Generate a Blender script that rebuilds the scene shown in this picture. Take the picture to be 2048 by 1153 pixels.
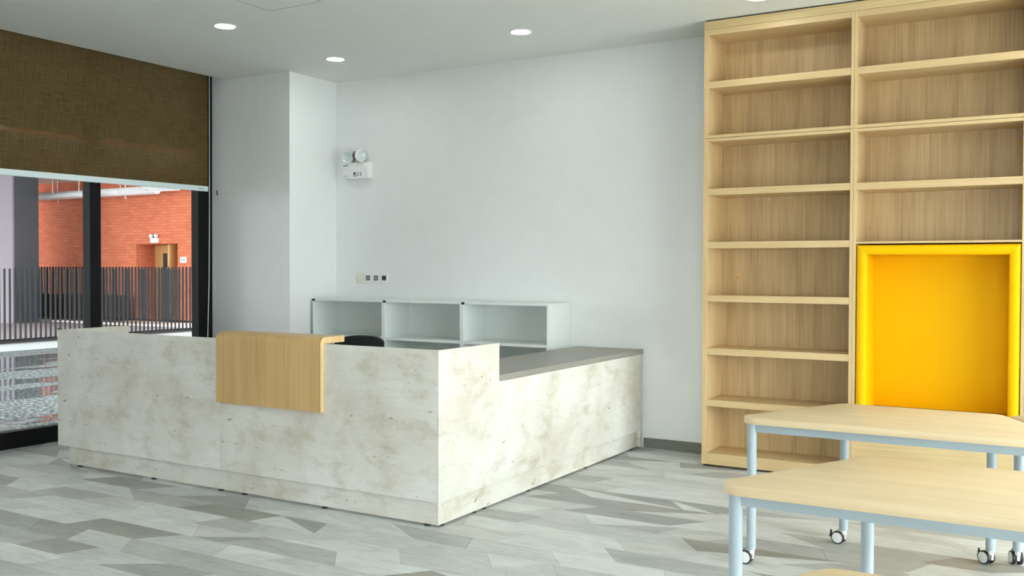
import bpy, bmesh, math, random
from mathutils import Vector, Matrix
random.seed(7)
PI = math.pi
S = bpy.context.scene
C = S.collection
for o in list(bpy.data.objects):
    bpy.data.objects.remove(o)

# ------------------------------------------------------------------ camera
FPX = 1911.5
yaw, pitch, roll = math.radians(30.56), math.radians(1.08), math.radians(0.168)
fw = Vector((-math.sin(yaw) * math.cos(pitch), math.cos(yaw) * math.cos(pitch), -math.sin(pitch)))
r0 = Vector((math.cos(yaw), math.sin(yaw), 0)); u0 = r0.cross(fw)
rt = r0 * math.cos(roll) + u0 * math.sin(roll); up = u0 * math.cos(roll) - r0 * math.sin(roll)
CAM = Vector((0, 0, 1.5))
cd = bpy.data.cameras.new('camera'); cam = bpy.data.objects.new('camera', cd); C.objects.link(cam)
cd.sensor_width = 36; cd.sensor_fit = 'HORIZONTAL'; cd.lens = FPX / 2048 * 36
cam.matrix_world = Matrix(((rt.x, up.x, -fw.x, 0), (rt.y, up.y, -fw.y, 0), (rt.z, up.z, -fw.z, 1.5), (0, 0, 0, 1)))
S.camera = cam
def proj(p):
    v = Vector(p) - CAM; z = v.dot(fw)
    if z < .05: return None
    return 1024 + FPX * v.dot(rt) / z, 576.5 - FPX * v.dot(up) / z

# ------------------------------------------------------------------ world, exposure
SKY = 6.6
wd = bpy.data.worlds.new('overcast_sky'); S.world = wd; wd.use_nodes = True
nt = wd.node_tree; nt.nodes.clear()
bg = nt.nodes.new('ShaderNodeBackground'); wo = nt.nodes.new('ShaderNodeOutputWorld')
tc = nt.nodes.new('ShaderNodeTexCoord'); sx = nt.nodes.new('ShaderNodeSeparateXYZ')
mr = nt.nodes.new('ShaderNodeMapRange')          # overcast sky: zenith somewhat brighter than horizon
mr.inputs[1].default_value = 0; mr.inputs[2].default_value = 1; mr.inputs[3].default_value = .75 * SKY; mr.inputs[4].default_value = 1.35 * SKY
nt.links.new(tc.outputs['Generated'], sx.inputs[0]); nt.links.new(sx.outputs[2], mr.inputs[0]); nt.links.new(mr.outputs[0], bg.inputs[1])
bg.inputs[0].default_value = (.955, .975, 1, 1); nt.links.new(bg.outputs[0], wo.inputs[0])
vs = S.view_settings
vs.view_transform = 'Standard'; vs.look = 'None'; vs.gamma = 1; vs.use_curve_mapping = False
vs.exposure = 1.41
DOWNLIGHT = 24.0
cy_ = S.cycles; cy_.max_bounces = 8; cy_.diffuse_bounces = 4; cy_.use_light_tree = False; cy_.glossy_bounces = 3; cy_.transmission_bounces = 2; cy_.caustics_reflective = False; cy_.caustics_refractive = False
XR, YR = 3.5, -4.6            # the glazed right side and the rear wall of the room
ZC = 3.407                    # ceiling
YB = 7.53                     # back wall
for pw, ploc, prz in ((6.9, (XR + .12, 4.06, 1.2), PI / 2), (4.8, (1.1, YR - .12, 1.2), 0)):        # portals guide daylight sampling through the glazed sides
    ld = bpy.data.lights.new('window_portal', 'AREA'); ld.shape = 'RECTANGLE'; ld.size = pw; ld.size_y = 2.4
    ld.cycles.is_portal = True
    lo = bpy.data.objects.new('window_portal', ld); C.objects.link(lo)
    lo.location = ploc; lo.rotation_euler = (PI / 2, 0, prz)

# ------------------------------------------------------------------ materials
def lin(c):
    return tuple((v / 12.92 if v <= .04045 else ((v + .055) / 1.055) ** 2.4) for v in (x / 255 for x in c))
class M:
    def __init__(s, name):
        s.m = bpy.data.materials.new(name); s.m.use_nodes = True; s.t = s.m.node_tree; s.n = s.t.nodes
        s.b = s.n['Principled BSDF']; s.out = s.n['Material Output']; s._co = None
    def node(s, typ, **kw):
        n = s.n.new(typ)
        for k, v in kw.items(): setattr(n, k, v)
        return n
    def link(s, a, b): s.t.links.new(a, b)
    def co(s, scale=(1, 1, 1)):
        if s._co is None: s._co = s.node('ShaderNodeTexCoord').outputs['Object']
        mp = s.node('ShaderNodeMapping'); mp.inputs['Scale'].default_value = scale; s.link(s._co, mp.inputs['Vector'])
        return mp.outputs[0]
    def noise(s, scale, stretch=(1, 1, 1), detail=4, rough=.55, dist=0):
        n = s.node('ShaderNodeTexNoise'); n.inputs['Scale'].default_value = scale; n.inputs['Detail'].default_value = detail
        n.inputs['Roughness'].default_value = rough; n.inputs['Distortion'].default_value = dist
        s.link(s.co(stretch), n.inputs['Vector']); return n.outputs[0]
    def ramp(s, fac, stops, interp='LINEAR'):
        r = s.node('ShaderNodeValToRGB'); e = r.color_ramp; e.interpolation = interp
        while len(e.elements) < len(stops): e.elements.new(.5)
        for el, (p, c) in zip(e.elements, stops):
            el.position = p; el.color = (*c, 1) if len(c) == 3 else c
        s.link(fac, r.inputs[0]); return r.outputs[0]
    def mix(s, a, b, fac, mode='MIX'):
        n = s.node('ShaderNodeMix', data_type='RGBA', blend_type=mode)
        for v, i in ((fac, 0), (a, 6), (b, 7)):
            if hasattr(v, 'links'): s.link(v, n.inputs[i])
            elif i == 0: n.inputs[0].default_value = v
            else: n.inputs[i].default_value = (*v, 1)
        return n.outputs[2]
    def base(s, c):
        if hasattr(c, 'links'): s.link(c, s.b.inputs['Base Color'])
        else: s.b.inputs['Base Color'].default_value = (*c, 1)
        return s
    def surf(s, rough=.5, metal=0, spec=.5):
        s.b.inputs['Roughness'].default_value = rough; s.b.inputs['Metallic'].default_value = metal
        s.b.inputs['Specular IOR Level'].default_value = spec; return s
    def bump(s, h, strength=.2, dist=.002):
        n = s.node('ShaderNodeBump'); n.inputs['Strength'].default_value = strength; n.inputs['Distance'].default_value = dist
        s.link(h, n.inputs['Height']); s.link(n.outputs[0], s.b.inputs['Normal']); return s
def plain(name, c, rough=.5, metal=0, spec=.5):
    return M(name).base(c).surf(rough, metal, spec).m
def speckle(name, c, rough, amp=.04, scale=30):
    k = M(name); k.base(k.ramp(k.noise(scale), [(.3, tuple(v * (1 - amp) for v in c)), (.7, tuple(min(1, v * (1 + amp)) for v in c))])).surf(rough); return k.m

MT = {}
MT['wall'] = speckle('white_wall_paint', (.80, .815, .812), .6, .012, 6)
MT['ceiling'] = speckle('ceiling_paint', (.82, .835, .80), .7, .01, 5)
MT['white_lam'] = speckle('white_laminate', (.80, .84, .82), .35, .01, 20)
MT['white_plastic'] = plain('white_plastic', (.82, .83, .82), .35)
MT['beige_plastic'] = plain('beige_plastic', (.75, .74, .64), .4)
MT['black_frame'] = plain('black_window_frame', (.006, .006, .007), .6, 0, .15)
MT['black_plastic'] = plain('black_plastic', (.012, .012, .014), .5)
MT['black_fabric'] = speckle('black_fabric', (.010, .010, .012), .95, .3, 300)
MT['gap_shade'] = plain('gap_shade_dark', (.03, .025, .02), .9)
MT['grey_joint'] = plain('grey_joint', (.33, .35, .34), .9)
MT['worktop'] = speckle('grey_laminate_worktop', lin((150, 147, 138)), .42, .03, 200)
MT['hem'] = plain('blind_hem_aluminium', (.70, .80, .82), .35)
MT['steel_paint'] = plain('grey_blue_steel_paint', lin((164, 178, 186)), .35)
MT['socket_dark'] = plain('socket_insert_grey', (.10, .115, .12), .4)
MT['chrome'] = plain('chrome', (.7, .7, .72), .15, 1)
MT['lens'] = plain('lamp_lens', (.62, .70, .68), .12)
MT['navy'] = plain('navy_print', (.03, .03, .10), .5)
MT['grey_print'] = plain('grey_print', (.35, .38, .33), .5)
MT['red'] = plain('dark_red', (.12, .015, .01), .5)
MT['orange_cap'] = plain('orange_cap', (.62, .30, .06), .5)
MT['cord'] = plain('white_cord', (.6, .64, .64), .5)

def wood(name, axis, dark, light, pore=.5, s=1.0, tone=.5):
    """fine straight-grained oak laminate, grain running along axis"""
    k = M(name)
    st = [1, 1, 1]; st[axis] = .022
    st2 = [1, 1, 1]; st2[axis] = .01
    g1 = k.noise(70 * s, st, 3, .6)
    g2 = k.noise(210 * s, st2, 2, .6)
    g3 = k.noise(9 * s, [v if v == 1 else .12 for v in st], 2, .5)
    c = k.ramp(g1, [(.30, dark), (.52, tuple((a + b) / 2 for a, b in zip(dark, light))), (.72, light)])
    c2 = k.ramp(g2, [(.34, tuple(v * .72 for v in dark)), (.50, light)])
    c = k.mix(c, c2, pore * .55)
    c3 = k.ramp(g3, [(.35, tuple(v * .93 for v in dark)), (.65, light)])
    c = k.mix(c, c3, .35)
    k.base(c).surf(.42, 0, .4).bump(g2, .06, .0006)
    return k.m
OD, OL = lin((182, 152, 104)), lin((216, 190, 142))
MT['oak_v'] = wood('oak_laminate_vertical', 2, lin((164, 134, 92)), lin((208, 180, 134)), .8)
MT['oak_x'] = wood('oak_laminate_horizontal', 0, lin((198, 170, 122)), lin((222, 198, 150)), .35)
MT['oak_edge_v'] = wood('oak_edge_vertical', 2, lin((202, 172, 124)), lin((218, 191, 146)), .15)
MT['oak_edge_x'] = wood('oak_edge_horizontal', 0, lin((201, 172, 124)), lin((218, 191, 146)), .12)
MT['oak_bracket'] = wood('oak_bracket', 2, lin((184, 148, 92)), lin((216, 182, 126)), .55, .55)
MT['table_top'] = wood('light_oak_table_top', 0, lin((210, 186, 146)), lin((227, 206, 169)), .3)
MT['table_edge'] = wood('light_oak_table_edge', 0, lin((228, 204, 156)), lin((240, 220, 176)), .3)

def yellow(name, c):
    k = M(name); n = k.noise(420, (1, 1, 1), 3)
    k.base(k.ramp(n, [(.3, tuple(v * .96 for v in c)), (.7, c)])).surf(.6, 0, .12).bump(n, .12, .0008); return k.m
MT['yellow'] = yellow('yellow_upholstery', (.90, .49, .0))

def concrete():
    k = M('pale_concrete_laminate')
    n1 = k.noise(1.9, (1, 1, 1.25), 5, .6, .3)
    base = k.ramp(n1, [(.34, lin((206, 200, 188))), (.50, lin((219, 216, 207))), (.66, lin((227, 226, 220)))])
    n2 = k.noise(4.2, (.8, .8, 1.5), 6, .68, .25)
    stain = k.ramp(n2, [(.52, (1, 1, 1)), (.66, lin((222, 216, 200))), (.76, lin((204, 196, 178)))])
    c = k.mix(base, stain, .62, 'MULTIPLY')
    grain = k.ramp(k.noise(9, (.5, .5, 9), 4, .75), [(.32, lin((226, 221, 208))), (.50, (1, 1, 1))])
    c = k.mix(c, grain, .38, 'MULTIPLY')
    spot = k.ramp(k.noise(17, (1, 1, 1.5), 2, .5, .4), [(.70, (1, 1, 1)), (.76, lin((120, 112, 98)))])
    c = k.mix(c, spot, .75, 'MULTIPLY')
    k.base(c).surf(.5, 0, .3); return k.m
MT['concrete'] = concrete()

def tile_mat(name, c):
    k = M(name)
    n1 = k.ramp(k.noise(3.4, (.6, 1.5, 1), 5, .68, .4), [(.32, tuple(v * .86 for v in c)), (.5, c), (.7, tuple(min(1, v * 1.12) for v in c))])
    n2 = k.ramp(k.noise(24, (.2, 1.5, 1), 4, .75), [(.34, (.76, .76, .75)), (.52, (1, 1, 1)), (.72, (1.08, 1.08, 1.08))])
    k.base(k.mix(n1, n2, .7, 'MULTIPLY')).surf(.52, 0, .35)
    return k.m
TILE_TONES = [(210, 213, 211), (195, 198, 196), (178, 181, 178), (160, 163, 160), (157, 156, 148), (200, 202, 198)]
TMATS = [tile_mat('vinyl_tile_tone_%s' % 'abcdef'[i], lin(t)) for i, t in enumerate(TILE_TONES)]
MT['grout'] = plain('tile_joint', lin((128, 130, 126)), .8)
MT['skirting'] = tile_mat('grey_stone_skirting', lin((118, 121, 112)))

def glass():
    k = M('window_glass'); k.n.remove(k.b)
    t = k.node('ShaderNodeBsdfTransparent'); t.inputs[0].default_value = (.93, .96, .95, 1)
    g = k.node('ShaderNodeBsdfGlossy'); g.inputs['Roughness'].default_value = .0
    f = k.node('ShaderNodeFresnel'); f.inputs[0].default_value = 1.13
    mx = k.node('ShaderNodeMixShader'); k.link(f.outputs[0], mx.inputs[0]); k.link(t.outputs[0], mx.inputs[1]); k.link(g.outputs[0], mx.inputs[2])
    k.link(mx.outputs[0], k.out.inputs[0]); return k.m
MT['glass'] = glass()
def blind():
    k = M('brown_woven_screen'); k.n.remove(k.b)
    a = k.noise(170, (1, 1, .03), 3, .7); b = k.noise(190, (1, .03, 1), 3, .7); m = k.noise(2.5, (1, .4, 1.5), 3)
    ca = k.ramp(a, [(.30, lin((54, 42, 24))), (.70, lin((126, 106, 72)))])
    cb = k.ramp(b, [(.30, lin((54, 42, 24))), (.70, lin((122, 102, 70)))])
    c = k.mix(ca, cb, .5)
    c = k.mix(c, k.ramp(m, [(.3, (.86, .84, .82)), (.7, (1, 1, 1))]), .8, 'MULTIPLY')
    d = k.node('ShaderNodeBsdfDiffuse'); k.link(c, d.inputs[0])
    t = k.node('ShaderNodeBsdfTransparent'); t.inputs[0].default_value = (1, .92, .8, 1)
    mx = k.node('ShaderNodeMixShader'); mx.inputs[0].default_value = .085
    k.link(d.outputs[0], mx.inputs[1]); k.link(t.outputs[0], mx.inputs[2]); k.link(mx.outputs[0], k.out.inputs[0]); return k.m
MT['blind'] = blind()
def brick():
    k = M('orange_brickwork')
    t = k.node('ShaderNodeTexBrick'); t.inputs['Scale'].default_value = 1; t.inputs['Brick Width'].default_value = .25; t.inputs['Row Height'].default_value = .082
    t.inputs['Mortar Size'].default_value = .007; t.inputs['Mortar Smooth'].default_value = .3
    t.inputs['Color1'].default_value = (*lin((224, 132, 98)), 1); t.inputs['Color2'].default_value = (*lin((208, 116, 84)), 1); t.inputs['Mortar'].default_value = (*lin((184, 104, 78)), 1)
    cm = k.node('ShaderNodeTexCoord'); sp = k.node('ShaderNodeSeparateXYZ'); k.link(cm.outputs['Object'], sp.inputs[0])
    ad = k.node('ShaderNodeMath', operation='ADD'); k.link(sp.outputs[0], ad.inputs[0]); k.link(sp.outputs[1], ad.inputs[1])
    cb = k.node('ShaderNodeCombineXYZ'); k.link(ad.outputs[0], cb.inputs[0]); k.link(sp.outputs[2], cb.inputs[1]); k.link(cb.outputs[0], t.inputs['Vector'])
    st = k.ramp(k.noise(.8, (1, 1, 1), 5, .6), [(.5, (1, 1, 1)), (.72, (.86, .84, .84))])
    k.base(k.mix(t.outputs[0], st, .7, 'MULTIPLY')).surf(.85, 0, .2).bump(t.outputs[1], .4, -.004); return k.m
MT['brick'] = brick()
def wet():
    k = M('wet_speckled_granite')
    sp = k.ramp(k.noise(24, (1, 1, 1), 2, .5), [(.38, lin((38, 43, 45))), (.5, lin((76, 83, 84))), (.62, lin((142, 148, 148)))])
    k.base(sp)
    pud = k.ramp(k.noise(.75, (1.5, .5, 1), 3, .5, .3), [(.46, (.8, .8, .8)), (.52, (.06, .06, .06))])
    k.link(pud, k.b.inputs['Roughness']); k.b.inputs['Specular IOR Level'].default_value = .35; return k.m
MT['wet'] = wet()
MT['pale_granite'] = speckle('pale_speckled_granite', lin((200, 208, 208)), .4, .25, 60)
MT['pale_stone'] = speckle('pale_stone_strip', lin((226, 230, 232)), .3, .04, 30)
MT['mauve_paving'] = speckle('mauve_grey_paving', lin((150, 142, 146)), .7, .06, 8)
MT['pale_kerb'] = speckle('pale_pink_kerb', lin((236, 226, 222)), .7, .03, 8)
MT['fence_metal'] = plain('dark_bronze_fence', (.012, .011, .012), .6, 0, .15)
MT['mauve'] = speckle('mauve_render', lin((134, 126, 134)), .8, .03, 3)
MT['slate'] = speckle('dark_slate_grey', lin((58, 62, 70)), .6, .08, 4)
MT['dark_brown'] = speckle('dark_brown_panel', (.03, .022, .020), .7, .1, 10)
MT['soffit'] = plain('white_soffit', (.80, .80, .78), .7)
MT['duct'] = plain('white_duct', (.80, .80, .79), .5)
MT['grey_metal'] = plain('grey_metal', (.40, .41, .41), .4, .2)
MT['door_wood'] = wood('door_oak', 2, lin((186, 136, 76)), lin((214, 168, 106)), .3, .4)
MT['dark_glass'] = plain('dark_door_glass', (.04, .05, .05), .1)
MT['ground'] = speckle('outdoor_paving', (.48, .48, .47), .8, .1, 2)
MT['rear_wall'] = speckle('taupe_wall_paint', (.33, .31, .28), .7, .02, 6)
def emit(name, col, st):
    k = M(name); k.n.remove(k.b); e = k.node('ShaderNodeEmission'); e.inputs[0].default_value = (*col, 1); e.inputs[1].default_value = st
    k.link(e.outputs[0], k.out.inputs[0]); return k.m
MT['led'] = emit('led_diffuser', (.95, 1, .98), DOWNLIGHT)

# ------------------------------------------------------------------ mesh helpers
def new(): return bmesh.new()
def box(bm, x0, x1, y0, y1, z0, z1, bev=0, seg=2):
    vs = [bm.verts.new((x, y, z)) for z in (z0, z1) for x, y in ((x0, y0), (x1, y0), (x1, y1), (x0, y1))]
    fs = [bm.faces.new([vs[i] for i in q]) for q in ((3, 2, 1, 0), (4, 5, 6, 7), (0, 1, 5, 4), (1, 2, 6, 5), (2, 3, 7, 6), (3, 0, 4, 7))]
    if bev:
        es = list({e for f in fs for e in f.edges})
        bmesh.ops.bevel(bm, geom=es, offset=bev, segments=seg, affect='EDGES', profile=.5)
    return bm
def prism(bm, pts, axis, a0, a1, bev=0, seg=2):
    """extrude a 2D outline; axis 0: pts are (y,z); 1: (x,z); 2: (x,y)"""
    def v(p, a): return ((a, p[0], p[1]), (p[0], a, p[1]), (p[0], p[1], a))[axis]
    A = [bm.verts.new(v(p, a0)) for p in pts]; B = [bm.verts.new(v(p, a1)) for p in pts]
    n = len(pts); fs = [bm.faces.new(A), bm.faces.new(B[::-1])]
    for i in range(n): fs.append(bm.faces.new((A[i], B[i], B[(i + 1) % n], A[(i + 1) % n])))
    bmesh.ops.recalc_face_normals(bm, faces=fs)
    if bev:
        es = list({e for f in fs[:2] for e in f.edges})
        bmesh.ops.bevel(bm, geom=es, offset=bev, segments=seg, affect='EDGES', profile=.5)
    return bm
def tube(bm, path, rad, n=10, cap=True):
    path = [Vector(p) for p in path]; rings = []
    rads = rad if isinstance(rad, (list, tuple)) else [rad] * len(path)
    ref = Vector((.3, .2, 1)).normalized()
    for i, p in enumerate(path):
        d = (path[min(i + 1, len(path) - 1)] - path[max(i - 1, 0)]).normalized()
        if abs(d.dot(ref)) > .97: ref = Vector((1, .1, 0)).normalized()
        a = d.cross(ref).normalized(); b = d.cross(a)
        rings.append([bm.verts.new(p + (a * math.cos(2 * PI * k / n) + b * math.sin(2 * PI * k / n)) * rads[i]) for k in range(n)])
    fs = []
    for i in range(len(rings) - 1):
        for k in range(n): fs.append(bm.faces.new((rings[i][k], rings[i][(k + 1) % n], rings[i + 1][(k + 1) % n], rings[i + 1][k])))
    if cap: fs.append(bm.faces.new(rings[0][::-1])); fs.append(bm.faces.new(rings[-1]))
    bmesh.ops.recalc_face_normals(bm, faces=fs)
    return bm
def lathe(bm, prof, org, axis=(0, 0, 1), n=24):
    """revolve (radius, height) profile about axis through org"""
    ax = Vector(axis).normalized(); a = ax.orthogonal().normalized(); b = ax.cross(a); org = Vector(org); rings = []; fs = []
    for r, h in prof:
        if r < 1e-6: rings.append([bm.verts.new(org + ax * h)])
        else: rings.append([bm.verts.new(org + ax * h + (a * math.cos(2 * PI * k / n) + b * math.sin(2 * PI * k / n)) * r) for k in range(n)])
    for A, B in zip(rings, rings[1:]):
        for k in range(n):
            k2 = (k + 1) % n
            if len(A) == 1 and len(B) == 1: continue
            if len(A) == 1: fs.append(bm.faces.new((A[0], B[k2], B[k])))
            elif len(B) == 1: fs.append(bm.faces.new((A[k], A[k2], B[0])))
            else: fs.append(bm.faces.new((A[k], A[k2], B[k2], B[k])))
    bmesh.ops.recalc_face_normals(bm, faces=fs); return bm
def round_poly(pts, rad, seg=8):
    out = []; n = len(pts)
    for i in range(n):
        p = Vector(pts[i]); a = (Vector(pts[i - 1]) - p).normalized(); b = (Vector(pts[(i + 1) % n]) - p).normalized()
        ang = a.angle(b); t = rad / math.tan(ang / 2); c = p + (a + b).normalized() * (rad / math.sin(ang / 2))
        s0 = p + a * t - c; s1 = p + b * t - c; tot = s0.angle(s1); sg = 1 if (s0.x * s1.y - s0.y * s1.x) > 0 else -1
        for k in range(seg + 1):
            q = tot * k / seg * sg; out.append((c.x + s0.x * math.cos(q) - s0.y * math.sin(q), c.y + s0.x * math.sin(q) + s0.y * math.cos(q)))
    return out
def mesh_of(name, bm, mat, smooth=False):
    me = bpy.data.meshes.new(name); bm.to_mesh(me); bm.free()
    if mat is not None: me.materials.append(mat)
    if smooth:
        me.polygons.foreach_set('use_smooth', [True] * len(me.polygons))
        try: me.set_sharp_from_angle(angle=math.radians(smooth if smooth is not True else 35))
        except Exception: pass
    return me
def obj(name, bm, mat, parent=None, smooth=False, label=None):
    """bm in world coordinates; kept in place under a parent standing at parent['_o']"""
    o0 = ORG.get(parent.name, Vector((0, 0, 0))) if parent else Vector((0, 0, 0))
    if parent:
        for v in bm.verts: v.co -= o0
    o = bpy.data.objects.new(name, mesh_of(name, bm, mat, smooth)); C.objects.link(o)
    if parent: o.parent = parent; ORG[o.name] = o0
    if label: o['label'] = label
    return o
ORG = {}
def thing(name, label, cat, loc, group=None):
    o = bpy.data.objects.new(name, None); o.empty_display_size = .05; C.objects.link(o); o.location = loc
    o['label'] = label; o['category'] = cat
    if group: o['group'] = group
    ORG[o.name] = Vector(loc); return o
def tag(o, label, cat, group=None):
    o['label'] = label; o['category'] = cat
    if group: o['group'] = group
    return o
def solo(name, bm, mat, label, cat, loc, group=None, smooth=False):
    """a thing that is one mesh, its origin at loc"""
    for v in bm.verts: v.co -= Vector(loc)
    o = bpy.data.objects.new(name, mesh_of(name, bm, mat, smooth)); o.location = loc; C.objects.link(o)
    ORG[o.name] = Vector(loc); return tag(o, label, cat, group)
def struct(name, bm, mat, label=None, smooth=False):
    o = obj(name, bm, mat, None, smooth); o['kind'] = 'structure'
    if label: o['label'] = label
    return o
def copy_tree(o, parent=None):
    c = o.copy(); C.objects.link(c); c.parent = parent
    for ch in list(o.children): copy_tree(ch, c)
    return c

# ================================================================== the room
XW = -7.57     # inner face of the left window frames
bm = new(); box(bm, -7.66, XR + .1, YR - .1, YB + .1, -.20, -.004)
floor = struct('floor', bm, MT['grout'], 'grey vinyl floor of slanted angular tiles')

# floor tiles: rows along x, 0.2 m deep, slanted ends
tiles = []
row = 0; y = 3.28 - .2 * math.ceil((3.28 - YR) / .2)
slants = (-.30, -.16, -.16, -.08, .08, .16, .16, .30)
while y < YB - .02:
    y0, y1 = max(y, YR), min(y + .2, YB)
    x = -7.66 - random.random() * .4; pa, pb = x, x
    while max(pa, pb) < XR:
        ln = random.uniform(.30, .72); sl = random.choice(slants)
        na = (pa + pb) / 2 + ln - sl / 2; nb = (pa + pb) / 2 + ln + sl / 2
        if na - pa < .03: na = pa + .03
        if nb - pb < .03: nb = pb + .03
        cl = lambda v: min(max(v, -7.655), XR - .01)
        q = [(cl(pa), y0), (cl(na), y0), (cl(nb), y1), (cl(pb), y1)]
        if q[1][0] - q[0][0] + q[2][0] - q[3][0] > .04:
            if random.random() < .22 and q[1][0] - q[0][0] > .2 and q[2][0] - q[3][0] > .2:
                if random.random() < .5: tiles += [[q[0], q[1], q[2]], [q[0], q[2], q[3]]]
                else: tiles += [[q[0], q[1], q[3]], [q[1], q[2], q[3]]]
            else: tiles.append(q)
        pa, pb = na, nb
    y += .2
def area2(p): return abs(sum(p[i][0] * p[(i + 1) % len(p)][1] - p[(i + 1) % len(p)][0] * p[i][1] for i in range(len(p)))) / 2
def shown(t):
    pp = [proj((a, b, 0)) for a, b in t]
    if any(p is None for p in pp): return 0
    cx = sum(p[0] for p in pp) / len(pp); cy = sum(p[1] for p in pp) / len(pp)
    if not (-40 < cx < 2090 and 500 < cy < 1200): return 0
    mx = sum(p[0] for p in t) / len(t); my = sum(p[1] for p in t) / len(t)
    if -6.55 < mx < -3.25 and my > 4.62: return 0          # under or behind the reception desk
    if mx > -2.4 and my > 7.1: return 0                    # under the bookcase
    return area2(pp)
tiles = [t for t in tiles if area2(t) > .004]
tiles.sort(key=shown, reverse=True)
def inset(t, g=.0007):
    c = Vector((sum(p[0] for p in t) / len(t), sum(p[1] for p in t) / len(t)))
    return [tuple(Vector(p) + (c - Vector(p)).normalized() * g * 1.4) for p in t]
random.seed(11)
def tone(): return random.choices(range(6), (26, 24, 18, 12, 9, 14))[0]
for t in tiles[:300]:
    bm = new(); prism(bm, inset(t), 2, -.004, 0)
    o = obj('floor_tile', bm, TMATS[tone()], floor)
rest = new(); ids = []
for t in tiles[300:]:
    n0 = len(rest.faces); prism(rest, inset(t), 2, -.004, 0); k = tone()
    rest.faces.ensure_lookup_table()
    for f in rest.faces[n0:]: f.material_index = k
o = obj('floor_tiles', rest, None, floor); o['kind'] = 'stuff'
for m in TMATS: o.data.materials.append(m)

# back wall, column beside the window, rear wall, right glazed side
struct('wall_back', box(new(), -6.54, XR + .1, YB, YB + .12, -.2, 3.75), MT['wall'], 'plain white back wall')
struct('wall_column', box(new(), -7.72, -6.54, 6.855, YB + .12, -.2, 3.75), MT['wall'], 'square white boxed-out column beside the window')
struct('wall_rear', box(new(), -7.66, -1.3, YR - .12, YR, -.2, 3.75), MT['rear_wall'], 'taupe wall behind the viewer')
bm = new()
box(bm, -7.40, XR + .1, YR - .12, YB + .12, ZC, ZC + .35)
box(bm, -7.80, -7.40, YR - .12, YB + .12, 3.68, ZC + .35)
struct('ceiling', bm, MT['ceiling'], 'smooth pale ceiling with a blind pocket along the window')
struct('baseboard_back', box(new(), -3.14, -2.468, YB - .012, YB, 0, .082), MT['skirting'], 'grey stone skirting between desk and bookcase')

# left window: black frame and glass
fr = thing('window_1', 'black framed floor-to-ceiling window behind the brown blind', 'window', (-7.62, 4.5, 0)); del fr['category']; fr['kind'] = 'structure'
fy0, fy1 = .2, 6.85; FI = -7.60
obj('window_frame', box(new(), -7.70, FI, fy0, fy1, 0, .14), MT['black_frame'], fr, label='black bottom rail')
obj('window_frame', box(new(), -7.70, FI, fy0, fy1, 3.55, 3.68), MT['black_frame'], fr)
for a, b, d in ((.2, .3, FI), (1.98, 2.09, FI), (3.71, 3.82, FI), (5.446, 5.557, FI), (6.671, 6.85, FI)):
    obj('mullion', box(new(), -7.70, d, a, b, .0, 3.6), MT['black_frame'], fr)
for a, b in ((.3, 1.98), (2.09, 3.71), (3.82, 5.446), (5.557, 6.671)):
    obj('window_pane', box(new(), -7.652, -7.644, a - .01, b + .01, .13, 3.56), MT['glass'], fr)
struct('wall_left', box(new(), -7.76, -7.57, YR - .12, .2, -.2, 3.75), MT['rear_wall'], 'taupe wall left of the viewer')

# right glazed side of the room (outside the picture, where the daylight comes from)
fr = thing('window_2', 'long glazed side of the room right of the viewer', 'window', (XR, 3.4, 0)); del fr['category']; fr['kind'] = 'structure'
WY = .6
struct('wall_right', box(new(), XR, XR + .12, YR - .12, WY, -.2, 3.75), MT['rear_wall'], 'taupe wall right of the viewer')
obj('window_frame', box(new(), XR, XR + .08, WY, YB, 0, .06), MT['white_plastic'], fr)
obj('window_frame', box(new(), XR, XR + .08, WY, YB, 3.34, 3.45), MT['white_plastic'], fr)
k = WY
while k < YB - .3:
    w = 1.7325; e = min(k + w, YB)
    obj('mullion', box(new(), XR, XR + .08, k, k + .06, .06, 3.34), MT['white_plastic'], fr)
    obj('window_pane', box(new(), XR + .036, XR + .042, k + .06, e, .06, 3.34), MT['glass'], fr)
    k += w

fr = thing('window_3', 'glazed corner of the room behind the viewer', 'window', (1.7, YR, 0)); del fr['category']; fr['kind'] = 'structure'
obj('window_frame', box(new(), -1.3, XR, YR - .08, YR, 0, .06), MT['white_plastic'], fr)
obj('window_frame', box(new(), -1.3, XR, YR - .08, YR, 3.34, 3.45), MT['white_plastic'], fr)
for i in range(3):
    a, b = -1.3 + 1.6 * i, -1.3 + 1.6 * (i + 1)
    obj('mullion', box(new(), a, a + .06, YR - .08, YR, .06, 3.34), MT['white_plastic'], fr)
    obj('window_pane', box(new(), a + .06, b, YR - .042, YR - .036, .06, 3.34), MT['glass'], fr)
t = thing('roller_blind', 'brown roller blind half lowered over the glazing behind the viewer', 'blind', (1.7, YR + .06, 2.3))
obj('blind_fabric', box(new(), -1.28, XR - .1, YR + .0595, YR + .061, 2.35, ZC), MT['blind'], t)
obj('hem_bar', box(new(), -1.28, XR - .1, YR + .045, YR + .075, 2.30, 2.35, .004), MT['hem'], t)
t = thing('roller_blind', 'brown roller blind half lowered over the glazing right of the viewer', 'blind', (XR - .06, 1.4, 2.3))
obj('blind_fabric', box(new(), XR - .061, XR - .0595, WY + .02, YB - .6, 2.35, ZC), MT['blind'], t)
obj('hem_bar', box(new(), XR - .075, XR - .045, WY + .02, YB - .6, 2.30, 2.35, .004), MT['hem'], t)

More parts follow.
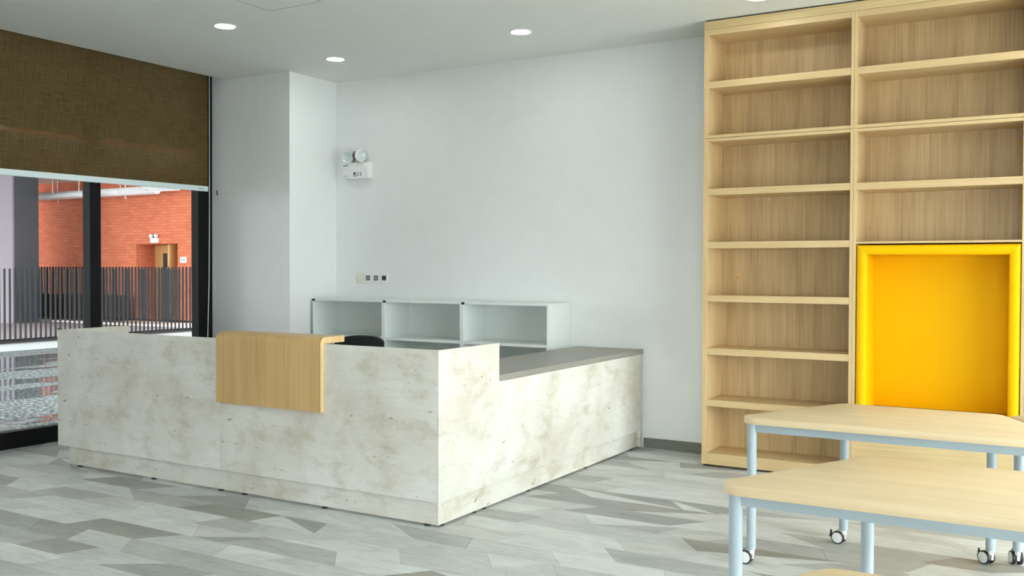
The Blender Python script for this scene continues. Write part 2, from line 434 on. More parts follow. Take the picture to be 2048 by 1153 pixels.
# ------------------------------------------------------------------ ceiling fittings
hp = thing('ceiling_access_panel', 'square access panel set flush in the ceiling', 'access panel', (-4.9, 4.92, ZC))
obj('panel', box(new(), -5.142, -4.658, 4.672, 5.186, ZC - .001, ZC + .004), MT['ceiling'], hp)
for q in ((-5.150, -5.143, 4.665, 5.194), (-4.657, -4.650, 4.665, 5.194), (-5.143, -4.657, 5.187, 5.194), (-5.143, -4.657, 4.665, 4.672)):
    obj('joint', box(new(), *q, ZC - .0008, ZC + .003), MT['grey_joint'], hp)
def downlight(x, y, label, group):
    t = thing('downlight', label, 'downlight', (x, y, ZC), group)
    obj('trim_ring', lathe(new(), [(.076, .001), (.079, -.006), (.086, -.007), (.091, -.003), (.091, .001)], (x, y, ZC), n=32), MT['white_plastic'], t, True)
    obj('light_disc', lathe(new(), [(0, -.004), (.0762, -.003)], (x, y, ZC), n=20), MT['led'], t, True)
g = 'recessed ceiling downlights'
downlight(-5.77, 5.335, 'leftmost glowing round downlight in the ceiling, nearest the window blind', g)
downlight(-5.80, 6.665, 'glowing round downlight in front of the boxed column and back wall corner', g)
downlight(-3.85, 6.645, 'glowing round downlight in the ceiling above the middle of the back wall', g)
downlight(-1.93, 6.63, 'downlight cut by the upper picture edge, in front of the bookcase top', g)
for x, y in ((0, 6.63), (-3.85, 3.4), (-1.93, 3.4), (0, 3.4), (-5.77, 1.2), (-3.85, 1.2), (-1.93, 1.2)):
    downlight(x, y, 'round ceiling downlight above the picture, out of view', g)

# ------------------------------------------------------------------ roller blind
BX = -7.50
t = thing('roller_blind', 'brown woven roller blind half lowered over the left window', 'blind', (BX, 4.5, 2.25))
bm = new()
pts = []
for z, k in ((3.62, 0), (2.32, 1)):
    for yv in (1.2, 6.705):
        zz = z if k == 0 else 2.300 + (yv - 4.559) * .0105
        pts.append((yv, zz))
(a0, a1, b0, b1) = pts
V = [bm.verts.new((BX, *p)) for p in (a0, a1, b1, b0)] + [bm.verts.new((BX - .0012, *p)) for p in (a0, a1, b1, b0)]
for q in ((0, 1, 2, 3), (7, 6, 5, 4), (0, 4, 5, 1), (1, 5, 6, 2), (2, 6, 7, 3), (3, 7, 4, 0)): bm.faces.new([V[i] for i in q])
bmesh.ops.recalc_face_normals(bm, faces=bm.faces)
obj('blind_fabric', bm, MT['blind'], t, label='brown woven screen fabric')
bm = new()
hz = lambda yv: 2.258 + (yv - 4.559) * .0085
prism(bm, [(1.2, hz(1.2)), (6.70, hz(6.70)), (6.70, hz(6.70) + .052), (1.2, hz(1.2) + .052)], 0, BX - .016, BX + .014, .004)
hem = obj('hem_bar', bm, MT['hem'], t, True, label='pale aluminium hem bar')
obj('end_mark', box(new(), BX + .0145, BX + .0165, 6.575, 6.64, hz(6.6) + .018, hz(6.6) + .028), MT['grey_metal'], hem, label='small grey print at the end of the bar')
obj('roller_tube', tube(new(), [(BX - .02, 1.2, 3.62), (BX - .02, 6.71, 3.62)], .03, 16), MT['grey_metal'], t, True)
solo('blind_cord', tube(new(), [(-7.535, 6.76, 3.5), (-7.54, 6.762, 2.4), (-7.545, 6.765, 2.0), (-7.552, 6.765, 1.4), (-7.56, 6.752, .8), (-7.56, 6.75, .35)], .0045, 8), MT['cord'],
     'thin white blind cord hanging beside the column', 'cord', (-7.55, 6.76, .35), smooth=True)
solo('wall_tag', prism(new(), [(-7.540, 2.300), (-7.528, 2.296), (-7.518, 2.252), (-7.527, 2.250)], 1, 6.847, 6.8549), MT['red'],
     'tiny dark red tag on the white column beside the window', 'tag', (-7.529, 6.853, 2.275))

# ------------------------------------------------------------------ reception desk
ZT = 1.036; ZP = .152; YF = 4.509; X1 = -3.15; X0 = -6.692; XS = -4.934
CM = MT['concrete']
def feet(parent, spots):
    for x, y in spots: obj('foot', lathe(new(), [(0, 0), (.018, 0), (.018, .012), (.012, .016), (.012, .03)], (x, y, 0), n=12), MT['black_plastic'], parent, True)
a = thing('reception_desk', 'left half of the pale concrete-look reception desk, by the window', 'reception desk', (X0, YF, 0), 'units of the concrete-look reception desk')
obj('front_panel', box(new(), X0 + .002, XS - .001, YF, YF + .026, ZP, ZT, .0012, 1), CM, a)
obj('plinth', box(new(), -6.586, -4.893, YF + .028, YF + .055, .014, ZP + .05, .001, 1), CM, a)
obj('side_panel', box(new(), X0, X0 + .026, YF + .0265, 5.13, ZP, ZT - .002, .0012, 1), CM, a, label='return panel at the window end')
obj('side_plinth', box(new(), -6.586, -6.56, YF + .0555, 5.10, .014, ZP + .05), CM, a)
obj('corner_cap', box(new(), X0 + .002, X0 + .026, YF - .002, YF + .024, ZT + .0002, ZT + .012, .002), MT['black_plastic'], a, label='small black corner connector')
feet(a, [(-6.48, YF + .045), (-5.65, YF + .045), (-4.97, YF + .045)])
b = thing('reception_desk', 'right front half of the pale concrete-look reception desk, nearest the viewer', 'reception desk', (XS, YF, 0), 'units of the concrete-look reception desk')
obj('front_panel', box(new(), XS + .001, X1 - .0125, YF, YF + .026, ZP, ZT, .0012, 1), CM, b)
obj('plinth', box(new(), -4.891, X1 - .0335, YF + .028, YF + .055, .014, ZP + .05, .001, 1), CM, b)
feet(b, [(-4.75, YF + .045), (-4.05, YF + .045), (-3.26, YF + .045)])
YH = 5.18; YE = 7.5
w = thing('reception_desk', 'long side wing of the reception desk running back to the white wall', 'reception desk', (X1, YF, 0), 'units of the concrete-look reception desk')
bm = new(); prism(bm, [(YF, ZP), (YE - .04, ZP), (YE - .04, .792), (YH, .792), (YH, ZT), (YF, ZT)], 0, X1 - .012, X1, .0012, 1)
obj('side_panel', bm, CM, w, label='pale panel, high at the corner and low behind')
obj('inner_panel', prism(new(), [(YF + .027, ZP), (YE - .04, ZP), (YE - .04, .791), (YH - .001, .791), (YH - .001, ZT - .001), (YF + .027, ZT - .001)], 0, X1 - .026, X1 - .0125), CM, w)
obj('plinth', box(new(), X1 - .033, X1 - .021, YF + .028, YE - .04, .014, ZP + .05, .001, 1), CM, w)
obj('end_panel', box(new(), -3.74, X1, YE - .0395, YE - .012, .012, .792, .001, 1), CM, w)
feet(w, [(-3.195, 4.60), (-3.195, 4.95), (-3.195, 5.06), (-3.195, 5.62), (-3.195, 6.5), (-3.195, 7.35)])
solo('worktop', box(new(), -3.76, X1 + .002, YH + .002, YB - .004, .7935, .832, .003), MT['worktop'], 'matt grey worktop on the low side wing of the reception desk', 'worktop', (X1, YH, .7935))
# oak transaction shelf bent over the front panel
ZA, RR, TH = 1.079, .045, .04
yo = YF - .033
prof = [(yo, .612)]
for i in range(9):
    q = PI - PI / 2 * i / 8; prof.append((yo + RR + RR * math.cos(q), ZA - RR + RR * math.sin(q)))
prof.append((4.70, ZA)); prof.append((4.70, ZA - TH))
ri = .0015
for i in range(9):
    q = PI / 2 + PI / 2 * i / 8; prof.append((yo + .032 + ri + ri * math.cos(q), ZA - TH - ri + ri * math.sin(q)))
prof.append((yo + .032, .612))
t = thing('transaction_shelf', 'light oak waterfall shelf folded over the reception desk front', 'shelf', (-4.48, YF, .612))
obj('shelf_board', prism(new(), prof, 0, -4.936, -4.017, .0012, 1), MT['oak_bracket'], t, smooth=30)
obj('edge_band', prism(new(), prof, 0, -4.0168, -4.0155), wood('pale_edge_band', 2, lin((224, 190, 136)), lin((238, 208, 158)), .2, .5), t, smooth=30, label='pale oak edge banding')

# ------------------------------------------------------------------ office chair behind the desk
cx, cy = -4.77, 5.95
t = thing('office_chair', 'black office chair behind the reception desk, only its back visible', 'office chair', (cx, cy, 0))
bm = new()
nx, nz = 12, 8; W, z0, z1 = .25, .57, .985
grid = []
for side in (0, 1):
    g = []
    for j in range(nz + 1):
        r = []
        for i in range(nx + 1):
            u = -1 + 2 * i / nx; v = j / nz
            top = z1 - .035 * abs(u) ** 3 ; xx = cx + W * u * (1 - .14 * (1 - v) - .05 * v ** 6); zz = z0 + (top - z0) * v
            yy = cy - .20 - .05 * u * u + .05 * v + (0 if side == 0 else .045 * (1 - .6 * abs(u) ** 4))
            r.append(bm.verts.new((xx, yy, zz)))
        g.append(r)
    grid.append(g)
for sgn, g in ((1, grid[0]), (-1, grid[1])):
    for j in range(nz):
        for i in range(nx):
            q = (g[j][i], g[j][i + 1], g[j + 1][i + 1], g[j + 1][i]); bm.faces.new(q if sgn > 0 else q[::-1])
loop = lambda g: [g[0][i] for i in range(nx + 1)] + [g[j][nx] for j in range(1, nz + 1)] + [g[nz][i] for i in range(nx - 1, -1, -1)] + [g[j][0] for j in range(nz - 1, 0, -1)]
A, B = loop(grid[0]), loop(grid[1])
for i in range(len(A)): bm.faces.new((A[i], B[i], B[(i + 1) % len(A)], A[(i + 1) % len(A)]))
bmesh.ops.recalc_face_normals(bm, faces=bm.faces)
obj('backrest', bm, MT['black_fabric'], t, smooth=60)
obj('seat', box(new(), cx - .24, cx + .24, cy - .22, cy + .25, .43, .50, .03, 3), MT['black_fabric'], t, smooth=40)
obj('back_post', tube(new(), [(cx, cy - .05, .41), (cx, cy - .20, .43), (cx, cy - .245, .52), (cx, cy - .235, .75)], .02, 10), MT['black_plastic'], t, True)
obj('gas_lift', tube(new(), [(cx, cy, .08), (cx, cy, .28), (cx, cy, .281), (cx, cy, .43)], [.03, .03, .018, .018], 14), MT['black_plastic'], t, True)
for k in range(5):
    q = 2 * PI * k / 5 + .3; ex, ey = cx + .29 * math.cos(q), cy + .29 * math.sin(q)
    obj('base_leg', tube(new(), [(cx + .02 * math.cos(q), cy + .02 * math.sin(q), .12), (ex, ey, .075)], [.024, .015], 8), MT['black_plastic'], t, True)
    obj('caster', lathe(new(), [(0, -.022), (.022, -.022), (.03, -.016), (.03, .016), (.022, .022), (0, .022)], (ex, ey, .03), (-math.sin(q), math.cos(q), 0), 14), MT['black_plastic'], t, True)
for s in (-1, 1):
    obj('armrest', tube(new(), [(cx + s * .25, cy + .05, .45), (cx + s * .29, cy + .04, .55), (cx + s * .28, cy + .0, .66), (cx + s * .28, cy - .16, .67)], .016, 8), MT['black_plastic'], t, True)

# ------------------------------------------------------------------ white open cabinets along the back wall
CY0, CY1 = 7.13, YB - .004
def cabinet(xl, xr, label):
    t = thing('open_cabinet', label, 'cabinet', (xl, CY0, 0), 'white open cabinets along the back wall')
    m = MT['white_lam']; p = .019
    obj('side_panel', box(new(), xl + .0006, xl + p, CY0, CY1, .0, 1.192, .0008, 1), m, t)
    obj('side_panel', box(new(), xr - p, xr - .0006, CY0, CY1, .0, 1.192, .0008, 1), m, t)
    obj('top_panel', box(new(), xl + .0006, xr - .0006, CY0 - .002, CY1, 1.1925, 1.212, .0008, 1), m, t)
    obj('back_panel', box(new(), xl + p + .0005, xr - p - .0005, CY1 - .02, CY1 - .004, .06, 1.192), m, t)
    for z in (.836, .44, .05): obj('shelf', box(new(), xl + p + .0005, xr - p - .0005, CY0 + .002, CY1 - .021, z, z + .025, .0008, 1), m, t)
    obj('corner_connector', box(new(), xl + .0006, xl + .034, CY0 - .006, CY0 - .0021, 1.190, 1.2115, .001), MT['black_plastic'], t, label='small black corner connector')
cabinet(-6.500, -5.620, 'white open cabinet standing against the boxed column')
cabinet(-5.620, -4.735, 'middle white open cabinet of three along the back wall')
cabinet(-4.735, -3.850, 'white open cabinet beside the grey worktop, with a bare end panel')

# ------------------------------------------------------------------ wall sockets and emergency lamp
sx0 = -6.268
names = [('beige blank wall plate, leftmost of four above the cabinets', 'beige_plastic'), ('white wall socket with grey insert beside the beige plate', 'white_plastic'),
         ('white wall socket with grey insert, second from the right of four plates', 'white_plastic'), ('white wall socket with dark insert, rightmost of four plates', 'white_plastic')]
for i, (lb, mt) in enumerate(names):
    xa = sx0 + i * .1015; xb = xa + .0985
    t = thing('wall_socket', lb, 'socket', ((xa + xb) / 2, YB, 1.415), 'wall plates above the white cabinets')
    obj('plate', box(new(), xa, xb, YB - .010, YB - .0002, 1.366, 1.466, .004, 3), MT[mt], t, True)
    if i:
        obj('insert', box(new(), xa + .022, xb - .022, YB - .0125, YB - .0102, 1.392, 1.441, .001, 1), MT['socket_dark'], t)
        obj('shutter', box(new(), xa + .030, xb - .030, YB - .0135, YB - .0127, 1.404, 1.43), MT['grey_metal' if i < 3 else 'black_plastic'], t)
        for s in (0, 1): obj('contact', box(new(), xa + .033 + s * .022, xa + .041 + s * .022, YB - .0145, YB - .0137, 1.411, 1.424), MT['black_plastic'], t)
    else:
        obj('blank_insert', lathe(new(), [(0, .004), (.024, .004), (.028, .0)], ((xa + xb) / 2, YB - .0102, 1.416), (0, -1, 0), 24), MT[mt], t, True)
t = thing('emergency_light', 'white twin-head emergency light on the back wall near the column', 'emergency light', (-6.235, YB, 2.41))
obj('housing', box(new(), -6.400, -6.070, YB - .075, YB - .0002, 2.412, 2.572, .006, 2), MT['white_plastic'], t, True)
for i, (hx, hz_, ax) in enumerate(((-6.335, 2.632, (.30, -.95, -.05)), (-6.193, 2.637, (.97, -.24, -.06)))):
    ax = Vector(ax).normalized(); o_ = Vector((hx, YB - (.03, .088)[i], hz_))
    h = obj('lamp_head', lathe(new(), [(0, -.055), (.040, -.055), (.046, -.045), (.052, .018), (.052, .03)], o_ + ax * .03, ax, 28), MT['black_plastic'], t, True, label='black lamp barrel')
    obj('bezel', lathe(new(), [(.0525, .008), (.062, .012), (.066, .03), (.062, .042), (.054, .044)], o_ + ax * .03, ax, 28), MT['white_plastic'], h, True, label='white ring')
    obj('lens', lathe(new(), [(0, .020), (.03, .026), (.054, .040)], o_ + ax * .03, ax, 28), MT['lens'], h, True, label='pale clear reflector')
    obj('bracket', tube(new(), [(hx + .02, o_.y + .012, 2.571), (hx + .02, o_.y, 2.60)], .014, 10), MT['chrome'], t, True)
fy = YB - .0755
for q, mt in (((-6.385, -6.318, 2.540, 2.547), 'navy'), ((-6.385, -6.345, 2.440, 2.446), 'grey_print'), ((-6.385, -6.31, 2.428, 2.431), 'grey_print'),
              ((-6.250, -6.222, 2.432, 2.474), 'navy'), ((-6.205, -6.185, 2.432, 2.472), 'grey_print'), ((-6.168, -6.148, 2.436, 2.474), 'grey_print'), ((-6.105, -6.098, 2.486, 2.492), 'navy')):
    obj('printed_mark', box(new(), q[0], q[1], fy - .0006, fy + .0003, q[2], q[3]), MT[mt], t)
obj('printed_mark_centre', box(new(), -6.243, -6.230, fy - .0009, fy - .0004, 2.438, 2.452), MT['white_plastic'], t)

# ------------------------------------------------------------------ oak shelving wall
KY = 7.043; KB = YB - .006; IB = 7.392
def unit(name, label, cat, xl, xr, z0, z1, shelves, pl, pr, base=False, top=True, gb=None, back=True):
    t = thing(name, label, cat, (xl, KY, z0), 'oak shelving units on the back wall')
    obj('side_panel', box(new(), xl + .0006, xl + pl, KY, KB, z0 + .0006, z1 - .0006, .001, 1), MT['oak_edge_v'], t)
    obj('side_panel', box(new(), xr - pr, xr - .0006, KY, KB, z0 + .0006, z1 - .0006, .001, 1), MT['oak_edge_v'], t)
    a, b = xl + pl + .0004, xr - pr - .0004
    if back: obj('back_panel', box(new(), a, b, IB, IB + .018, z0 + .002, z1 - .002), MT['oak_v'], t)
    for s0, s1 in shelves:
        obj('shelf', box(new(), a, b, KY + .001, IB - .0005, s0, s1, .001, 1), MT['oak_edge_x'], t)
    return t
def caps(t, pts):
    for x, z in pts: obj('screw_cap', lathe(new(), [(0, .004), (.008, .004), (.011, .001), (.011, 0)], (x, IB - .0002, z), (0, -1, 0), 14), MT['orange_cap'], t, True)
XA, XM, XE, XZ = -2.465, -1.364, -.285, .816
LS, US = 2.505, 3.332
t = unit('shelving_unit', 'tall narrow oak shelf unit beside the white wall, floor to upper seam', 'bookcase', XA, XM, .015, LS,
         [(.016, .102), (.462, .512), (.857, .907), (1.262, 1.312), (1.668, 1.718), (2.073, 2.123), (2.4805, 2.5035)], .036, .022)
caps(t, [(-2.395, 2.385), (-2.39, 1.816), (-2.30, 1.444), (-2.394, .70), (-2.388, .15)])
feet_x = [(-2.445, 7.075), (-2.41, 7.075), (-1.40, 7.075)]
for x, y in feet_x: obj('foot', lathe(new(), [(0, 0), (.014, 0), (.014, .016)], (x, y, 0), n=10), MT['black_plastic'], t, True)
t = unit('shelving_unit', 'short oak shelf unit stacked at the top left, under the ceiling', 'bookcase', XA, XM, LS, US,
         [(2.5065, 2.530), (2.885, 2.936), (3.287, 3.331)], .036, .022)
caps(t, [(-2.398, 3.235)])
t = unit('shelving_unit', 'oak shelf unit stacked above the yellow niche, under the ceiling', 'bookcase', XM, XE, LS, US,
         [(2.5065, 2.530), (2.885, 2.936), (3.287, 3.331)], .022, .022)
t = unit('shelving_unit', 'oak shelf unit that frames the yellow seating niche', 'bookcase', XM, XE, .015, LS,
         [(1.692, 1.707), (2.071, 2.121), (2.4805, 2.5035)], .022, .022, back=False)
obj('back_panel', box(new(), XM + .0224, XE - .0224, IB, IB + .018, 1.7075, 2.503), MT['oak_v'], t)
obj('kick_panel', box(new(), XM + .0224, XE - .0224, KY + .004, KY + .024, .016, .415), MT['oak_x'], t, label='oak panel with level grain')
obj('seat_board', box(new(), XM + .0224, XE - .0224, KY + .0245, IB - .0005, .39, .415), MT['oak_x'], t)
caps(t, [(-1.312, 2.39), (-1.312, 1.811), (-.336, 2.38)])
for x in (-1.33, -.32): obj('foot', lathe(new(), [(0, 0), (.014, 0), (.014, .016)], (x, 7.075, 0), n=10), MT['black_plastic'], t, True)
unit('shelving_unit', 'tall oak shelf unit right of the yellow niche, beyond the picture edge', 'bookcase', XE, XZ, .015, LS,
     [(.016, .102), (.462, .512), (.857, .907), (1.262, 1.312), (1.668, 1.718), (2.073, 2.123), (2.4805, 2.5035)], .022, .036)
unit('shelving_unit', 'short oak shelf unit at the top right, beyond the picture edge', 'bookcase', XE, XZ, LS, US,
     [(2.5065, 2.530), (2.885, 2.936), (3.287, 3.331)], .022, .036)
solo('filler_strip', box(new(), XA + .0006, XZ, KY + .003, KB, US + .001, 3.396, .001, 1), MT['oak_x'], 'oak filler strip closing the shelving wall to the ceiling', 'filler strip', (XA, KY, US))
struct('gap_shade_strip', box(new(), XA + .01, XZ, KY + .02, KB, 3.3965, ZC), MT['gap_shade'], 'dark strip coloured as the shade in the gap above the bookcase')  # solid dark strip stands in for the shade inside the gap

# yellow upholstered niche
NX0, NX1, NZ0, NZ1 = XM + .0245, XE - .0245, .417, 1.683
t = thing('seating_niche', 'bright yellow upholstered seating niche set into the oak shelving', 'seating niche', ((NX0 + NX1) / 2, KY, NZ0))
PW = .072; yf = KY - .008
def bolster(name, kind):
    """rounded padded frame piece with mitred ends"""
    bm = new(); cs = []; n = 10
    for i in range(n + 1):                      # cross-section: w across the frame (0 outer .. PW inner), depth y
        q = PI * i / n; w = PW / 2 - PW / 2 * math.cos(q); d = .034 * math.sin(q) ** .7
        cs.append((w, yf + .036 - d))
    cs = [(0.0, IB - .03)] + cs + [(PW, IB - .03)]
    rows_ = []
    for w, yy in cs:
        if kind == 'l': a, b = (NX0 + w, yy, NZ0 + .1), (NX0 + w, yy, NZ1 - w)
        elif kind == 'r': a, b = (NX1 - w, yy, NZ0 + .1), (NX1 - w, yy, NZ1 - w)
        else: a, b = (NX0 + w, yy, NZ1 - w), (NX1 - w, yy, NZ1 - w)
        rows_.append((bm.verts.new(a), bm.verts.new(b)))
    for i in range(len(rows_)):
        p, q = rows_[i], rows_[(i + 1) % len(rows_)]; bm.faces.new((p[0], q[0], q[1], p[1]))
    bm.faces.new([r[0] for r in rows_]); bm.faces.new([r[1] for r in rows_][::-1])
    bmesh.ops.recalc_face_normals(bm, faces=bm.faces)
    return obj(name, bm, MT['yellow'], t, smooth=50)
bolster('side_bolster', 'l'); bolster('side_bolster', 'r'); bolster('top_bolster', 't')
obj('back_cushion', box(new(), NX0 + .002, NX1 - .002, IB - .0295, IB - .001, NZ0 + .1, NZ1 - .002, .004, 2), MT['yellow'], t, True)
obj('seat_cushion', box(new(), NX0, NX1, yf, IB - .001, NZ0, NZ0 + .098, .018, 3), MT['yellow'], t, True)

# ------------------------------------------------------------------ mobile trapezoid tables
TL, TS, TD, TZ = 1.552, .79, .80, .76
def make_table(label):
    t = thing('mobile_table', label, 'table', (0, 0, 0), 'light oak trapezoid tables on casters')
    pts = [(-TL / 2, 0), (TL / 2, 0), (TS / 2, TD), (-TS / 2, TD)]
    o1 = round_poly(pts, .075, 10)
    bm = new(); prism(bm, o1, 2, TZ - .034, TZ, .003, 2)
    top = obj('table_top', bm, MT['table_top'], t, smooth=30)
    legs = [(-TL / 2 + .083, .072), (TL / 2 - .083, .072), (TS / 2 - .033, TD - .115), (-TS / 2 + .033, TD - .115)]
    for i, (x, y) in enumerate(legs):
        obj('leg', tube(new(), [(x, y, .078), (x, y, .079), (x, y, TZ - .0345)], .0238, 24), MT['steel_paint'], t, True)
    for i in range(4):
        p, q = Vector((*legs[i], 0)), Vector((*legs[(i + 1) % 4], 0)); d = (q - p).normalized(); n_ = Vector((-d.y, d.x, 0)) * .011
        p, q = p + d * .022, q - d * .022
        bm = new(); prism(bm, [tuple((p + n_)[:2]), tuple((q + n_)[:2]), tuple((q - n_)[:2]), tuple((p - n_)[:2])], 2, TZ - .081, TZ - .035, .003, 2)
        obj('apron_rail', bm, MT['steel_paint'], t, smooth=30)
        for f_ in (.12, .5):
            c_ = p + (q - p) * f_
            obj('screw', lathe(new(), [(0, -.0035), (.005, -.0025), (.006, 0)], (c_.x, c_.y, TZ - .081), n=10), MT['chrome'], t, True)
    return t, legs
def add_caster(t, x, y, ang, brake=True):
    """twin-wheel caster under a leg; ang = heading of the wheel offset"""
    d = Vector((math.cos(ang), math.sin(ang), 0)); s = Vector((-d.y, d.x, 0)); o0 = Vector((x, y, 0)); cw = o0 + d * .026 + Vector((0, 0, .0352))
    bm = new()
    lathe(bm, [(0, .084), (.014, .084), (.014, .055), (.0, .055)], o0, n=14)
    pr = [(-.016, .074), (.010, .078), (.040, .066), (.048, .048), (.042, .03), (.010, .022), (-.012, .028)]
    A = [bm.verts.new(o0 + d * u - s * .0065 + Vector((0, 0, v))) for u, v in pr]; B = [bm.verts.new(o0 + d * u + s * .0065 + Vector((0, 0, v))) for u, v in pr]
    n = len(pr); fs = [bm.faces.new(A), bm.faces.new(B[::-1])] + [bm.faces.new((A[i], B[i], B[(i + 1) % n], A[(i + 1) % n])) for i in range(n)]
    bmesh.ops.recalc_face_normals(bm, faces=bm.faces)
    c = obj('caster', bm, MT['white_plastic'], t, smooth=40, label='white caster fork')
    for sg in (-1, 1):
        ax = s * sg
        obj('tyre', lathe(new(), [(.010, .008), (.031, .008), (.035, .011), (.035, .023), (.0325, .026), (.029, .0262), (.029, .02)], cw, ax, 28), MT['black_plastic'], c, True)
        obj('wheel_cap', lathe(new(), [(0, .0275), (.02, .027), (.0288, .0255), (.0288, .018)], cw, ax, 28), MT['white_plastic'], c, True)
    if brake:
        bm = new(); e = cw + d * .036
        tube(bm, [e + Vector((0, 0, -.006)) - d * .004, e + d * .008 + Vector((0, 0, .008)), e + d * .008 + Vector((0, 0, .034))], [.007, .006, .0045], 8)
        tube(bm, [e + d * .004, e + d * .017 + Vector((0, 0, -.002))], [.006, .004], 8)
        obj('brake_lever', bm, MT['black_plastic'], c, True, label='black brake lever')
specs = [((-.722, 4.737), 0, 'rear mobile table in front of the bookcase, its left tip near the shelves', [175, 200, 145, 170]),
         ((.453, 5.550), PI, 'mobile table at the picture edge, butted against the rear table', [160, 112, 0, 200]),
         ((-.325, 3.200), 0, 'middle mobile table, its long edge facing the viewer, right foreground', [190, 190, 200, 185]),
         ((-.131, 1.649), 0, 'nearest mobile table, only a rounded corner showing at the bottom edge', [190, 190, 200, 185])]
for (ox, oy), rz, lb, angs in specs:
    t, legs = make_table(lb)
    for i, (lx, ly) in enumerate(legs):
        add_caster(t, lx, ly, math.radians(angs[i]) - rz, brake=(i != 0))
    t.location = (ox, oy, 0); t.rotation_euler = (0, 0, rz)

# ================================================================== outside the left window
struct('ground', box(new(), -80, 60, -60, 60, -.5, -.21), MT['ground'], 'paved ground outside')
pl = struct('terrace_floor', box(new(), -16.65, -7.73, -8, 24, -.2, .0), MT['wet'], 'wet speckled granite terrace outside the window')
struct('terrace_strip', box(new(), -18.1, -16.65, -8, 24, -.2, .001), MT['pale_granite'], 'pale speckled granite strip along the fence')
struct('paving_beyond_fence', box(new(), -45, -18.1, -8, 16.7, -.2, -.002), MT['mauve_paving'], 'mauve grey paving beyond the fence')
struct('pale_kerb', box(new(), -45, -18.1, 16.7, 18.0, -.2, .03), MT['pale_kerb'], 'pale kerb along the brick wall')
BW = 18.0
bm = new()
box(bm, -45, -23.06, BW, BW + .8, 0, 4.1); box(bm, -21.33, -20.95, BW, BW + .8, 0, 4.1); box(bm, -23.06, -21.33, BW, BW + .8, 2.20, 4.1)
box(bm, -20.95, -20.65, BW + .001, BW + 8, 0, 6); box(bm, -23.06, -21.33, BW + .7, BW + .8, 0, 2.2); box(bm, -45, -20.95, BW + .2, BW + .8, 4.1, 6)
struct('brick_wall', bm, MT['brick'], 'orange brick wall across the terrace')
struct('soffit', box(new(), -45, -19.3, 4.0, 19, 4.10, 4.4), MT['soffit'], 'white soffit above the brick wall, extended forward unseen to dim it')  # real at the wall; the unseen front part is lengthened to hold back sky
struct('terrace_light_block', box(new(), -19.2, -7.80, .0, .2, -.2, 4.45), MT['mauve'], 'unseen mauve wall added at the near end of the terrace to block light')  # added out of view, keeps terrace daylight off the column front
struct('terrace_sky_block', box(new(), -19.2, -7.80, 0, 24, 4.45, 4.8), MT['soffit'], 'unseen canopy added over the terrace to cut its sky light')  # added out of view so the terrace gets less sky than the room
solo('dark_low_wall', box(new(), -28.5, -23.0, 17.15, 17.6, .03, .76, .01), MT['dark_brown'], 'dark low wall in front of the orange brickwork', 'low wall', (-25, 17.3, .03))
t = thing('building_pillar', 'large square pillar beyond the fence, mauve face and dark slate-grey side', 'pillar', (-26.0, 16, 0))
obj('mauve_face', box(new(), -27.5, -25.02, 15.55, 15.599, -.002, 4.10), MT['mauve'], t)
obj('core', box(new(), -27.5, -25.02, 15.6, 16.315, -.002, 4.10), MT['slate'], t, label='dark slate-grey body')  # darker body behind the mauve front sheet
# door in its recess
t = thing('wooden_door', 'oak double door ajar in the brick recess across the terrace', 'door', (-22.2, 18.6, .03))
obj('door_leaf', box(new(), -23.05, -21.75, 18.62, 18.67, .03, 2.19, .004, 1), MT['door_wood'], t)
leafb = obj('door_leaf', box(new(), -21.72, -21.66, 18.0, 18.61, .03, 2.18, .004, 1), MT['door_wood'], t)
obj('vision_strip', box(new(), -22.67, -22.50, 18.612, 18.619, .9, 1.95), MT['dark_glass'], t, label='narrow dark glass strip')
obj('vision_strip', box(new(), -21.659, -21.655, 18.45, 18.58, .9, 1.95), MT['dark_glass'], t)
t = thing('emergency_light', 'small white twin-head emergency light over the far wooden door', 'emergency light', (-22.23, BW, 2.23))
obj('housing', box(new(), -22.38, -22.09, BW - .07, BW - .001, 2.23, 2.37, .008), MT['white_plastic'], t)
for dx in (-.10, .10):
    obj('lamp_head', lathe(new(), [(0, .06), (.05, .06), (.055, 0), (.03, -.02), (0, -.02)], (-22.235 + dx, BW - .04, 2.425), (0, -1, 0), 16), MT['white_plastic'], t, True)
obj('bracket', box(new(), -22.29, -22.18, BW - .05, BW - .03, 2.37, 2.42), MT['black_plastic'], t)
t = thing('wall_sign', 'small white sign with blue print on the brick beside the far door', 'sign', (-21.09, BW, 1.67))
obj('plate', box(new(), -21.22, -20.97, BW - .012, BW - .001, 1.67, 1.83, .002, 1), MT['white_plastic'], t)
obj('printed_line', box(new(), -21.18, -21.01, BW - .0135, BW - .0121, 1.735, 1.765), plain('blue_print', (.12, .16, .42), .5), t)
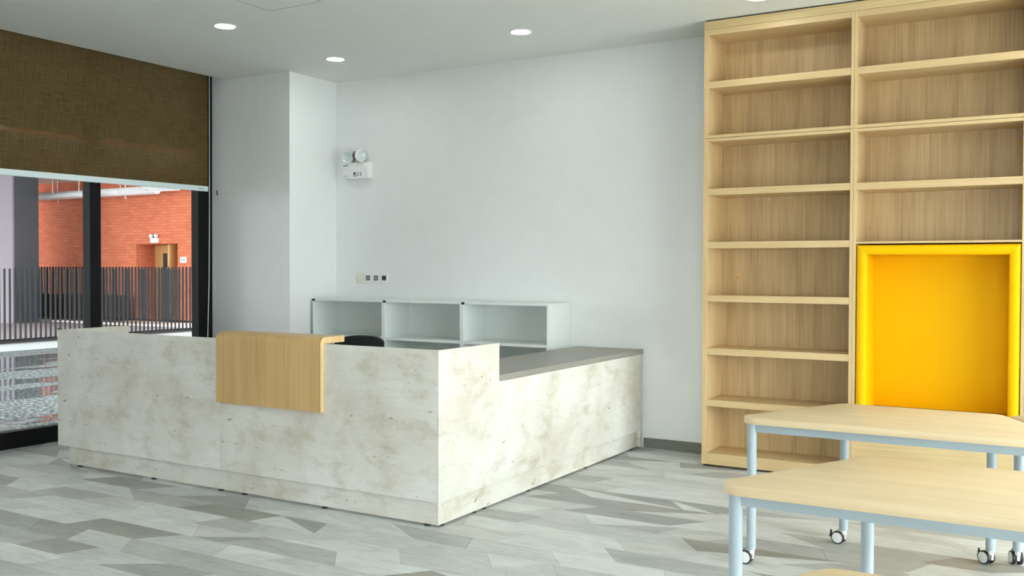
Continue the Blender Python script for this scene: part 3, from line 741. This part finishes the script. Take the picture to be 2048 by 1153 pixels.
# duct, rods and rails under the soffit
t = thing('ceiling_duct', 'white round duct hung under the soffit along the brick wall', 'duct', (-24, 17.3, 3.5))
obj('duct_tube', tube(new(), [(-44, 17.3, 3.63), (-21.3, 17.3, 3.63)], .115, 20), MT['duct'], t, True)
for x in (-30, -27.5, -25.62, -23.9, -22.6): obj('hanger_rod', tube(new(), [(x, 17.3, 3.74), (x, 17.3, 4.10)], .014, 8), MT['duct'], t, True)
for i, (xa, xb, lb) in enumerate(((-24.84, -23.3, 'grey linear light rail hung left of the window mullion'), (-21.9, -20.7, 'grey linear light rail hung right of the window mullion'), (-20.65, -19.5, 'grey linear light rail hung nearest the dark window frame'))):
    t = thing('light_rail', lb, 'light rail', ((xa + xb) / 2, 16.5, 3.5), 'linear light rails under the soffit')
    obj('rail', box(new(), xa, xb, 16.46, 16.54, 3.50, 3.58, .006), MT['grey_metal'], t)
    obj('diffuser', box(new(), xa + .01, xb - .01, 16.47, 16.53, 3.488, 3.4995), MT['white_plastic'], t)
    for f_ in (.12, .88):
        x = xa + (xb - xa) * f_; obj('hanger_rod', tube(new(), [(x, 16.5, 3.58), (x, 16.5, 4.10)], .012, 8), MT['grey_metal'], t, True)
for i, (x, lb) in enumerate(((-25.6, 'left white sprinkler drop below the outdoor duct'), (-24.05, 'second white sprinkler drop below the outdoor duct'), (-22.6, 'right white sprinkler drop below the outdoor duct'))):
    solo('sprinkler', lathe(new(), [(.012, .06), (.012, 0), (.035, -.005), (.035, -.015), (0, -.02)], (x, 17.3, 3.46), n=12), MT['duct'], lb, 'sprinkler', (x, 17.3, 3.46), 'sprinklers under the outdoor duct', True)
# fences of upright slats
def fence(label, a, b, n, z0, z1, size, x=None, y=None, loc=(0, 0, 0)):
    t = thing('slat_fence', label, 'fence', loc, 'dark slat fences outside')
    hs = size / 2
    bm = new(); box(bm, -hs, hs, -hs, hs, z0, z1); me = mesh_of('slat', bm, MT['fence_metal'])
    for i in range(n):
        o = bpy.data.objects.new('slat', me); C.objects.link(o); o.parent = t; p = a + (b - a) * i / (n - 1)
        o.location = (0, p - loc[1], 0) if x is not None else (p - loc[0], 0, 0)
    for zz in (z0 + .03,):
        bm = new()
        if x is not None: box(bm, x - .028, x - .019, a, b, zz, zz + .045)
        else: box(bm, a, b, y + .019, y + .028, zz, zz + .045)
        obj('rail', bm, MT['fence_metal'], t)
    return t
t = fence('near dark slat fence running along the far side of the terrace', 9.3, 16.6, 67, .0, 1.50, .030, x=-18.45, loc=(-18.45, 13, 0))
obj('base_rail', box(new(), -18.50, -18.40, 9.3, 16.6, .001, .05), MT['fence_metal'], t)
fence('farther dark slat fence in front of the brick wall', -29.5, -18.6, 84, .10, 1.52, .036, y=16.75, loc=(-24, 16.75, 0.03))
